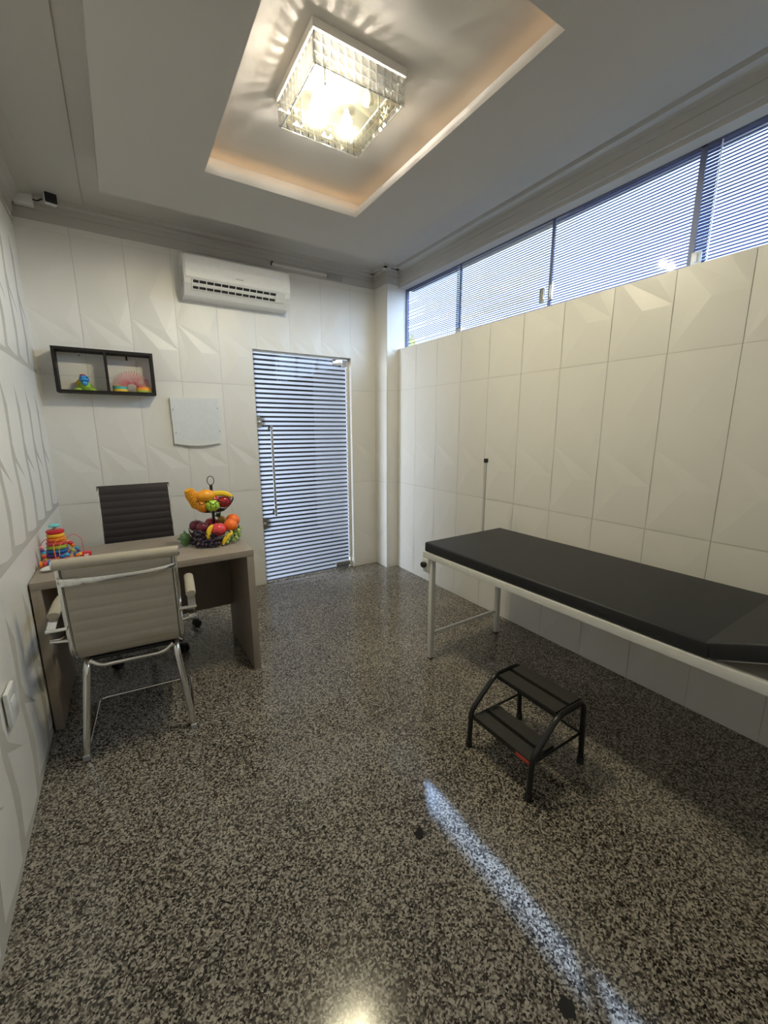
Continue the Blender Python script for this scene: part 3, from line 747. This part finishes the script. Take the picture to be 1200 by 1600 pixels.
# ---------------------------------------------------------------- electrical panel cover
t = thing('electrical_panel', 'pale grey electrical panel cover with curved lower edge beside the door', 'panel', (.533, YB-.016, 1.300))
pr = [(-.180, .375), (-.176, .022)]+[(-.176+.352*k/10, .022-.020*math.sin(PI*k/10)) for k in range(1, 10)]+[(.176, .022), (.183, .385)]
MB().prism(pr, -.022, .014, 1).build('cover', M['panel'], t)
MB().prism([(-.165, .365), (-.162, .05), (.160, .05), (.165, .375)], -.0235, -.021, 1).build('door', mat('cool_grey_plastic', (.70, .73, .75), .5), t)
for (x, z) in ((-.166, .285), (.163, .300), (-.160, .105), (.167, .118)): MB().lathe([(.004, 0), (.004, .002)], T=Matrix.Translation((x, -.022, z)) @ Matrix.Rotation(PI/2, 4, 'X'), n=8).build('screw', M['ink'], t)

# ---------------------------------------------------------------- air conditioner
t = thing('air_conditioner', 'white split air conditioner mounted high on the back wall', 'air conditioner', (.90, YB-.016, 2.40))
hw = .392
body = [(.014, .300), (-.155, .285), (-.190, .255), (-.200, .11), (-.190, .075), (-.120, .005), (.014, 0)]
MB().prism(body, -hw, hw, 0).build('body', M['white_plastic'], t)
MB().prism([(-.150, .290), (-.196, .262), (-.206, .20), (-.208, .115), (-.202, .105), (-.195, .112), (-.190, .25), (-.150, .280)], -hw+.01, hw-.001, 0).build('front_panel', M['white_plastic'], t)
# outlet along the curved lower front
n0, n1 = Vector((0, -.203, .100)), Vector((0, -.145, .030)); dd = (n1-n0)
nn = Vector((0, -dd.z*-1, 0)); nrm = Vector((0, dd.z, -dd.y)).normalized()
def slab(mb, x0, x1, s0, s1, o0, o1, m=None):
    a = n0+dd*s0; c = n0+dd*s1; vs = []
    for x in (x0, x1):
        for p in (a, c):
            for o in (o0, o1): q = p+nrm*o; vs.append((x, q.y, q.z))
    mb.add(vs, [(0, 1, 3, 2), (4, 6, 7, 5), (0, 4, 5, 1), (2, 3, 7, 6), (0, 2, 6, 4), (1, 5, 7, 3)], m)
vent = MB(); slab(vent, -hw+.055, hw-.045, .02, .80, .001, .004); vent_o = vent.build('vent', M['vent_dark'], t)
lv = MB()
for s0 in (-.04, .34, .74): slab(lv, -hw+.050, hw-.038, s0, s0+.055, .002, .008)
slab(lv, hw-.115, hw-.040, .0, .75, .003, .008); slab(lv, -hw+.048, -hw+.057, 0, .77, .002, .009)
x = -hw+.095; 
while x < hw-.1:
    slab(lv, x, x+.005, .02, .72, .003, .0075); x += .052
lv.build('louver', M['white_plastic'], vent_o)
mk = MB(); x = -.030
for wv, hv in ((.008, .011), (.007, .009), (.006, .008), (.008, .008), (.006, .008), (.005, .010), (.007, .008)):
    mk.box((x, -.2092, .142), (x+.0016, -.2082, .142+hv)); mk.box((x, -.2092, .142), (x+wv*.7, -.2082, .1435)); mk.box((x, -.2092, .142+hv*.5), (x+wv*.7, -.2082, .1435+hv*.5)); x += wv+.0015
mk.build('brand_mark', M['ink'], t)
MB().lathe([(.014, 0), (.014, .0015)], T=Matrix.Translation((hw-.115, -.2065, .205)) @ Matrix.Rotation(PI/2, 4, 'X'), n=16).build('display_sticker', mat('pale_blue_sticker', (.75, .77, .9), .4), t)
MB().box((-hw-.0012, -.10, .10), (-hw, -.094, .21)).box((-hw-.0012, -.07, .07), (-hw, -.066, .12)).build('side_vent', M['vent_dark'], t)
# cable duct + box on the cornice
t = thing('cable_duct', 'white plastic cable duct along the cornice right of the air conditioner', 'cable duct', (1.215, YB-.014, 2.764))
MB().box((0, -.014, .004), (.50, 0, .022)).build('duct', M['tile'], t)
MB().tube([(0.0, -.012, .004), (-.008, -.020, .012), (.002, -.022, .026), (.006, -.014, .034)], .006, None, 8).build('plug', M['black_plastic'], t)
t = thing('junction_box', 'small grey outlet box at the end of the cable duct above the door', 'junction box', (1.79, YB-.014, 2.762))
MB().box((-.072, -.030, -.008), (.072, 0, .032), None, None, .004).build('box', M['grey_plastic'], t)
MB().ball((.03, -.031, .0), .003, n=8).build('indicator_light', M['white_plastic'], t)

# ---------------------------------------------------------------- camera and its box in the corner
t = thing('cable_box', 'white plastic junction box in the upper corner beside the security camera', 'junction box', (-.356, YB-.014, 2.812))
MB().box((-.048, -.060, 0), (.050, 0, .072), None, None, .004).build('box', M['white_plastic'], t)
MB().lathe([(.004, 0), (.004, .002)], T=Matrix.Translation((-.002, -.060, .062)) @ Matrix.Rotation(PI/2, 4, 'X'), n=8).build('screw', M['ink'], t)
t = thing('security_camera', 'small white security camera with a square black front in the upper corner', 'camera', (-.225, YB-.06, 2.868))
b = MB(); b.box((-.034, -.070, -.048), (.034, -.020, .020), None, Matrix.Rotation(.25, 4, 'Z'), .012); b.build('housing', M['white_plastic'], t)
b = MB(); b.box((-.031, -.078, -.046), (.031, -.066, .014), None, Matrix.Rotation(.25, 4, 'Z'), .0058); b.build('lens_front', M['black_plastic'], t)
MB().lathe([(.026, .017), (.026, .010), (.012, .004), (.010, -.01)], (-.01, 0, 0), None, 18).build('mount', M['white_plastic'], t)
MB().tube(fillet([(-.085, .0, -.020), (-.06, -.01, -.030), (-.03, -.03, -.018)], .02), .0045, None, 8).build('cable', M['black_plastic'], t)
MB().tube([(.01+.030*math.cos(k*.5), -.01+.012*math.sin(k*.5), .010) for k in range(13)], .002, None, 6).build('wire', M['white_plastic'], t)

# ---------------------------------------------------------------- outlet on the left wall
t = thing('wall_outlet', 'white wall outlet cover low on the left wall', 'outlet', (XL+.010, 1.735, .450))
MB().box((-.004, -.045, 0), (.009, .055, .125), None, None, .003).build('cover_plate', M['white_plastic'], t)
MB().box((.008, -.024, .045), (.011, .030, .085), None, None, .001).build('socket', M['panel'], t)

# ---------------------------------------------------------------- white handset on the desk
DT = .754
t = thing('handheld_scanner', 'white rounded handheld device lying on the left front of the desk', 'device', (-.352, 2.500, DT), .55)
b = MB(); b.ball((0, 0, .014), (.052, .026, .014)).ball((.035, 0, .020), (.030, .018, .016)); b.build('body', M['white_plastic'], t)
MB().ball((.012, 0, .027), (.022, .012, .003), n=10).build('grip', M['panel'], t)

# ---------------------------------------------------------------- stacking ring toy
cols = {'purple': (.10, .05, .30), 'blue': (.03, .16, .45), 'light_blue': (.05, .38, .62), 'green': (.36, .48, .06), 'coral': (.68, .07, .09), 'orange': (.85, .20, .03), 'yellow': (.90, .50, .04), 'red': (.62, .02, .04), 'turquoise': (.18, .62, .62), 'pink': (.80, .30, .36)}
TM = {k: mat('painted_wood_'+k, v, .35) for k, v in cols.items()}
SXc, SYc = -.350, 2.736
t = thing('stacking_toy_base', 'round wooden base with the peg of the stacking ring toy', 'toy', (SXc, SYc, DT))
MB().lathe([(.058, 0), (.060, .004), (.058, .012), (.012, .013), (.009, .02), (.009, .168), (0, .172)], n=24).build('peg', mat('natural_wood', (.6, .4, .2), .5), t)
rings = [('purple', .055, 'dark purple ring at the bottom of the stacking toy'), ('blue', .052, 'blue ring second from bottom of the stacking toy'),
         ('green', .049, 'olive green ring in the middle of the stacking toy'), ('coral', .046, 'coral red ring above the green ring of the stacking toy'),
         ('orange', .043, 'orange ring below the yellow ring of the stacking toy'), ('yellow', .041, 'yellow ring near the top of the stacking toy'),
         ('red', .040, 'red ring topmost on the stacking toy')]
z = .0135
for nm, R, lab in rings:
    h = .0205; prf = [(.0105, .001), (R-.008, 0), (R-.002, .004), (R, h/2), (R-.002, h-.004), (R-.008, h-.0005), (.0105, h-.001), (.0105, .001)]
    o = MB().lathe(prf, n=28).build('stacking_ring', TM[nm]); o.location = (SXc, SYc, DT+z); z += h+.0002
    tag(o, lab, 'toy ring', 'rings of the stacking toy')
o = MB().lathe([(.010, 0), (.024, .002), (.026, .008), (.020, .015), (0, .018)], n=20).build('toy_disc', TM['turquoise']); o.location = (SXc, SYc, DT+.172)
tag(o, 'round turquoise cap on top of the stacking toy', 'toy')
# bead maze
t = thing('bead_maze', 'wooden bead maze toy with curved wires and coloured beads on the desk', 'toy', (-.325, 2.640, DT), .15)
MB().box((-.080, -.030, 0), (.064, .030, .020), None, None, .006).build('base', TM['pink'], t)
wires = [('red', [(-.070, .0, .02), (-.078, 0, .11), (-.055, 0, .135), (-.03, .0, .11), (-.03, .005, .02)]),
         ('yellow', [(-.025, -.012, .02), (-.030, -.014, .10), (.0, -.018, .135), (.040, -.018, .12), (.050, -.012, .07), (.045, -.012, .02)]),
         ('yellow', [(-.010, -.02, .02), (-.008, -.022, .09), (.020, -.022, .125), (.045, -.02, .09), (.020, -.02, .045), (-.01, -.015, .02)]),
         ('coral', [(.030, .01, .02), (.025, .01, .115), (.055, .01, .145), (.092, .01, .115), (.095, .01, .037)])]
for nm, p in wires: MB().tube(fillet(p, .05, 8), .0017, None, 6).build('wire', TM[nm], t)
beads = [('pink', -.076, 0, .092, .011), ('purple', -.074, 0, .074, .010), ('light_blue', -.072, 0, .062, .010), ('orange', -.072, 0, .050, .010), ('red', -.071, 0, .038, .010), ('green', -.070, 0, .027, .010),
         ('red', .040, -.016, .100, .013), ('orange', .050, -.012, .085, .011), ('green', .047, -.012, .058, .010), ('light_blue', .018, -.020, .040, .014), ('blue', .000, -.020, .034, .013), ('orange', -.012, -.018, .028, .009),
         ('blue', .060, .005, .03, .014), ('yellow', .075, -.010, .030, .011), ('orange', .062, -.014, .028, .010), ('light_blue', .068, .01, .06, .010), ('purple', .072, .01, .045, .009)]
for nm, x, y, z, r in beads: MB().ball((x, y, z), (r, r, r*.8), n=12).build('bead', TM[nm], t)
# wooden roller
t = thing('wooden_roller_toy', 'small roller toy with round coloured wooden wheels at the front of the toys', 'toy', (-.345, 2.575, DT), .1)
for k, nm in enumerate(('orange', 'coral', 'blue', 'green', 'light_blue', 'pink', 'red', 'orange', 'yellow')):
    MB().lathe([(.006, -.006), (.017-.001*(k % 3), -.006), (.018-.001*(k % 3), 0), (.017-.001*(k % 3), .006), (.006, .006)], n=18, T=Matrix.Translation((-.058+.016*k, 0, .018)) @ Matrix.Rotation(PI/2, 4, 'Y')).build('wheel', TM[nm], t)
MB().tube([(-.066, 0, .018), (.078, 0, .018)], .0055, None, 8).build('axle', mat('pale_wood', (.7, .55, .38), .5), t)
# red block with heart
t = thing('toy_block', 'small red wooden block with a pale heart at the right of the toys', 'toy block', (-.226, 2.660, DT), .2)
MB().box((-.024, -.017, 0), (.024, .017, .036), None, None, .004).build('block', TM['red'], t)
hp = [(.0, -.010), (.011, .002), (.010, .008), (.005, .010), (0, .006), (-.005, .010), (-.010, .008), (-.011, .002)]
MB().prism([(x, z+.018) for x, z in hp], -.0178, -.0168, 1).build('heart', mat('pale_pink_paint', (.9, .65, .66), .5), t)

# ---------------------------------------------------------------- fruit stand
FX, FY = .428, 2.628
t = thing('fruit_stand', 'two-tier black wire fruit stand on the right end of the desk', 'fruit stand', (FX, FY, DT))
bm_ = M['black_metal']
MB().tube([(0, 0, .008), (0, 0, .352)], .0085, None, 12).build('pole', bm_, t)
MB().tube([(.019*math.cos(a*PI/12), 0, .378+.027*math.sin(a*PI/12)) for a in range(24)], .0022, None, 8, closed=True).build('ring', bm_, t)
def basket(z0, z1, rb, rt_, n, name):
    b = MB(); C = lambda r, z, k=40: [(r*math.cos(2*PI*i/k), r*math.sin(2*PI*i/k), z) for i in range(k)]
    b.tube(C(rb, z0), .0024, None, 6, closed=True)
    w = [((rt_+.003*math.sin(i*2*PI*n/160))*math.cos(2*PI*i/160), (rt_+.003*math.sin(i*2*PI*n/160))*math.sin(2*PI*i/160), z1+.010*math.sin(i*2*PI*n/160)) for i in range(160)]
    b.tube(w, .0024, None, 6, closed=True)
    for k in range(2*n):
        a = 2*PI*k/(2*n)
        P = [(rb*.0, 0, z0), (rb, 0, z0), (rb+(rt_-rb)*.62, 0, z0+(z1-z0)*.40), (rt_, 0, z1-.006)]
        b.tube(fillet(P, .03, 4), .0017, None, 5, T=Matrix.Rotation(a, 4, 'Z'))
    b.build(name, bm_, t)
basket(.196, .262, .068, .120, 12, 'upper_basket'); basket(.006, .082, .090, .142, 14, 'lower_basket')
# fruit
F = {}
F['orange'] = mat('orange_peel', (.90, .17, .015), .42, bump=.5, bscale=350, var=.08)
F['apple_green'] = mat('green_apple_skin', (.42, .66, .07), .25, var=.15, nscale=60)
F['apple_red'] = mat('red_apple_skin', (.42, .025, .04), .22, var=.35, nscale=50)
F['pome'] = mat('pink_red_pomegranate_skin', (.70, .06, .075), .22, var=.2, nscale=40)
F['plum'] = mat('dark_plum_skin', (.16, .015, .035), .3, var=.3)
F['mango'] = mat('mango_skin', (.86, .36, .02), .35, var=.15, nscale=25)
F['papaya'] = mat('ripe_pear_skin', (.82, .32, .02), .38, var=.15)
F['corn'] = mat('orange_yellow_kernels', (.90, .42, .03), .35, var=.15, nscale=80)
F['banana'] = mat('banana_skin', (.88, .58, .03), .35, var=.12, nscale=40)
F['grape'] = mat('dark_grape_skin', (.022, .010, .030), .30, var=.4)
F['ggrape'] = mat('green_grape_skin', (.45, .60, .18), .25, var=.15)
F['leaf'] = mat('dark_green_leaf', (.040, .095, .025), .5, var=.3, nscale=60)
F['leafl'] = mat('light_green_leaf', (.22, .40, .06), .5, var=.3, nscale=60)
F['pine'] = mat('pineapple_skin', (.52, .30, .05), .5, bump=.8, bscale=120)
F['stem'] = mat('brown_stem', (.07, .045, .02), .7)
def applef(d): return 1.0-.16*max(0, d.z-.80)*4-.10*max(0, -d.z-.82)*4
def fruit(name, mt, loc, r, label, cat, fn=applef, stem=True, rot=(0, 0, 0), sc=(1, 1, .92), group=None):
    o = thing(name, label, cat, (FX+loc[0], FY+loc[1], DT+loc[2]), 0, group, rot)
    MB().ball((0, 0, 0), (r*sc[0], r*sc[1], r*sc[2]), n=20, fn=fn).build('flesh', mt, o)
    if stem: MB().tube([(0, 0, r*.70), (.002, 0, r*.98)], .0018, None, 6).build('stem', F['stem'], o)
    return o
G = 'fruit in the upper basket'; G2 = 'fruit in the lower basket'
def banana(loc, R, arc, rad, rot, label):
    o = thing('banana', label, 'banana', (FX+loc[0], FY+loc[1], DT+loc[2]), rot=rot)
    n = 16; P = []; Q = []
    for k in range(n+1):
        s = k/n; a = -arc/2+arc*s; P.append((R*math.sin(a), 0, R*math.cos(a)-R)); Q.append(rad*(.35+.65*min(1, math.sin(PI*min(max(s, .04), .96))**.5*1.05)))
    MB().tube(P, Q, None, 7).build('peel', F['banana'], o)
    MB().tube([P[0], (P[0][0]-.010, 0, P[0][2]-.004)], rad*.32, None, 6).build('stem', F['stem'], o)
# upper tier
o = thing('corn_cob', 'orange-yellow bumpy cob standing up at the left of the upper basket', 'corn', (FX-.098, FY-.040, DT+.262), rot=(.10, -.42, 0))
b = MB()
b.lathe([(0, -.045), (.024, -.035), (.028, 0), (.027, .05), (.020, .078), (0, .092)], n=18)
for i in range(13):
    for j in range(11):
        a = 2*PI*(j+.5*(i % 2))/11; zz = -.02+.0085*i; rr = .028 if zz < .05 else .028-(zz-.05)*.30
        b.ball((rr*math.cos(a), rr*math.sin(a), zz), (.0068, .0068, .0050), n=6)
b.build('kernels', F['corn'], o)
fruit('mango', F['mango'], (-.045, -.050, .296), .042, 'orange-yellow mango lying on top of the upper basket', 'mango', fn=None, sc=(1.35, 1, .88), rot=(0, -.1, 0), group=None)
fruit('pear', F['papaya'], (-.072, -.052, .243), .038, 'orange-yellow pear low at the left of the upper basket', 'pear', fn=lambda d: 1-.22*max(0, d.z), sc=(.9, .9, 1.2), rot=(0, -.5, 0))
fruit('green_apple', F['apple_green'], (-.012, -.066, .238), .040, 'green apple in the middle of the upper basket', 'apple')
fruit('red_apple', F['apple_red'], (.062, -.030, .250), .042, 'dark red apple at the right of the upper basket', 'apple')
fruit('red_apple', F['apple_red'], (.020, .060, .246), .038, 'red apple at the back of the upper basket', 'apple')
banana((.042, -.050, .304), .13, 1.05, .0165, (0, .10, -.10), 'yellow banana lying across the right of the upper basket')
# lower tier
fruit('plum', F['plum'], (-.098, .020, .108), .040, 'dark plum at the far left of the lower basket', 'plum')
fruit('plum', F['plum'], (-.072, -.034, .104), .039, 'dark red plum above the grapes of the lower basket', 'plum')
fruit('red_apple', F['apple_red'], (-.005, .065, .103), .040, 'red apple behind the pole in the lower basket', 'apple')
fruit('pomegranate', F['pome'], (.004, -.098, .096), .046, 'glossy pink-red pomegranate at the front of the lower basket', 'pomegranate')
fruit('orange', F['orange'], (.080, -.078, .108), .041, 'orange at the front right of the lower basket', 'orange', fn=None, stem=False, sc=(1, 1, .98))
fruit('orange', F['orange'], (.108, -.010, .124), .041, 'orange at the back right of the lower basket', 'orange', fn=None, stem=False, sc=(1, 1, .98))
banana((-.052, -.118, .094), .07, 1.25, .0150, (0, -1.25, .25), 'small yellow banana standing beside the pomegranate')
banana((.040, -.132, .048), .09, 1.0, .0130, (0, -.75, .25), 'yellow banana low at the front of the lower basket')
o = thing('pineapple', 'small pineapple with green crown at the back of the lower basket', 'pineapple', (FX+.062, FY+.058, DT+.108), rot=(0, -.5, 0))
MB().ball((0, 0, 0), (.030, .030, .040), n=16).build('fruit', F['pine'], o)
b = MB()
for k in range(12):
    a = 2*PI*k/12; tl = .6 if k % 2 else .25
    b.tube([(0, 0, .034), (.012*math.cos(a)*tl*2, .012*math.sin(a)*tl*2, .052), (.024*math.cos(a)*tl*2, .024*math.sin(a)*tl*2, .066)], [.005, .004, .0006], None, 5)
b.build('crown', F['leaf'], o)
def bunch(label, mt, loc, spots, r, leafs, name='grape_bunch'):
    o = thing(name, label, 'grapes', (FX+loc[0], FY+loc[1], DT+loc[2]))
    for i, (x, y, z) in enumerate(spots):
        MB().ball((x, y, z), (r, r, r*1.08), n=10).build('grape', mt, o)
    MB().tube([(0, 0, .02), (spots[0][0]*.5, spots[0][1]*.5, .03), spots[0]], .002, None, 5).build('stem', F['stem'], o)
    return o
rg = random.Random(3)
sp = []
for k in range(46):
    a = PI+ .28+ (k/46)*1.28 + rg.uniform(-.05, .05); lay = k % 4
    rr = (.150, .142, .128, .116)[lay]+rg.uniform(-.006, .006)
    sp.append((rr*math.cos(a), rr*math.sin(a), (.026, .050, .074, .090)[lay]-.010*math.sin((k/46)*PI)+rg.uniform(-.006, .006)))
bunch('bunch of dark purple grapes hanging over the left front of the lower basket', F['grape'], (0, 0, 0), sp, .0125, 0)
sp = []
for k in range(16):
    a = -1.22+.085*k+rg.uniform(-.05, .05); rr = .142+rg.uniform(-.012, .008); sp.append((rr*math.cos(a), rr*math.sin(a), .020+.018*(k % 4)+rg.uniform(-.004, .004)))
go = bunch('bunch of pale green grapes with leaves at the right front of the lower basket', F['ggrape'], (0, 0, 0), sp, .0105, 0)
b = MB()
for k in range(26):
    a = -1.25+1.55*rg.random(); r0 = .118; zz = .02+.07*rg.random(); d = Vector((math.cos(a), math.sin(a), 0)); tt = Vector((-math.sin(a), math.cos(a), 0))*rg.uniform(-1, 1)
    p = d*r0+Vector((0, 0, zz)); e = p+d*.045+tt*.02+Vector((0, 0, rg.uniform(-.015, .02)))
    b.tube([p, (p+e)/2+Vector((0, 0, .006)), e], [.002, .0045, .0006], None, 5, flat=.4)
b.build('leaf', F['leafl'], go)
def leaf(loc, rot, s, label, mt=F['leaf']):
    m_ = MB(); n = 12; vs = []; fs = []
    out = [(0, -.9), (.35, -.75), (.62, -.45), (.55, -.2), (.95, .05), (.62, .3), (.5, .62), (.25, .65), (0, 1.05)]
    out = out+[(-x, y) for x, y in out[-2:0:-1]]
    k = len(out)
    for lay in (1, -1):
        vs.append((0, 0, .006*s/.05+lay*.0008)); vs += [(x*s, y*s, -.12*s*(x*x+y*y*.4)+lay*.0004) for x, y in out]
    for lay in range(2):
        o_ = lay*(k+1)
        for i in range(k): fs.append((o_, o_+1+i, o_+1+(i+1) % k) if lay == 0 else (o_, o_+1+(i+1) % k, o_+1+i))
    for i in range(k): fs.append((1+i, 1+(i+1) % k, k+2+(i+1) % k, k+2+i))
    m_.add(vs, fs, None, False); o = m_.build('vine_leaf', mt); o.location = (FX+loc[0], FY+loc[1], DT+loc[2]); o.rotation_euler = rot; tag(o, label, 'leaf')
leaf((-.170, -.040, .050), (1.25, .15, .35), .050, 'broad dark green vine leaf hanging at the left of the fruit stand')

# ---------------------------------------------------------------- tree outside the window
t = thing('garden_tree', 'sunlit yellow-green tree outside the far end of the window', 'tree', (5.0, 7.05, 0))
MB().tube([(0, 0, 0), (.05, .02, 1.6), (0, 0, 2.9)], [.09, .07, .04], None, 8).build('trunk', F['stem'], t)
b = MB()
for k in range(260):
    d = Vector((rg.gauss(0, 1), rg.gauss(0, 1), rg.gauss(0, 1))).normalized()*rg.random()**.4; c = Vector((0, 0, 2.95))+Vector((d.x*.22, d.y*.22, d.z*.30))
    a = Vector((rg.uniform(-1, 1), rg.uniform(-1, 1), rg.uniform(-1, 1))).normalized()*.05; e = a.cross(Vector((rg.random(), rg.random(), rg.random()))).normalized()*.03
    b.add([c-a, c+e, c+a, c-e], [(0, 1, 2, 3)])
b.build('foliage', mat('yellow_green_foliage', (.45, .46, .06), .6, var=.3), t)
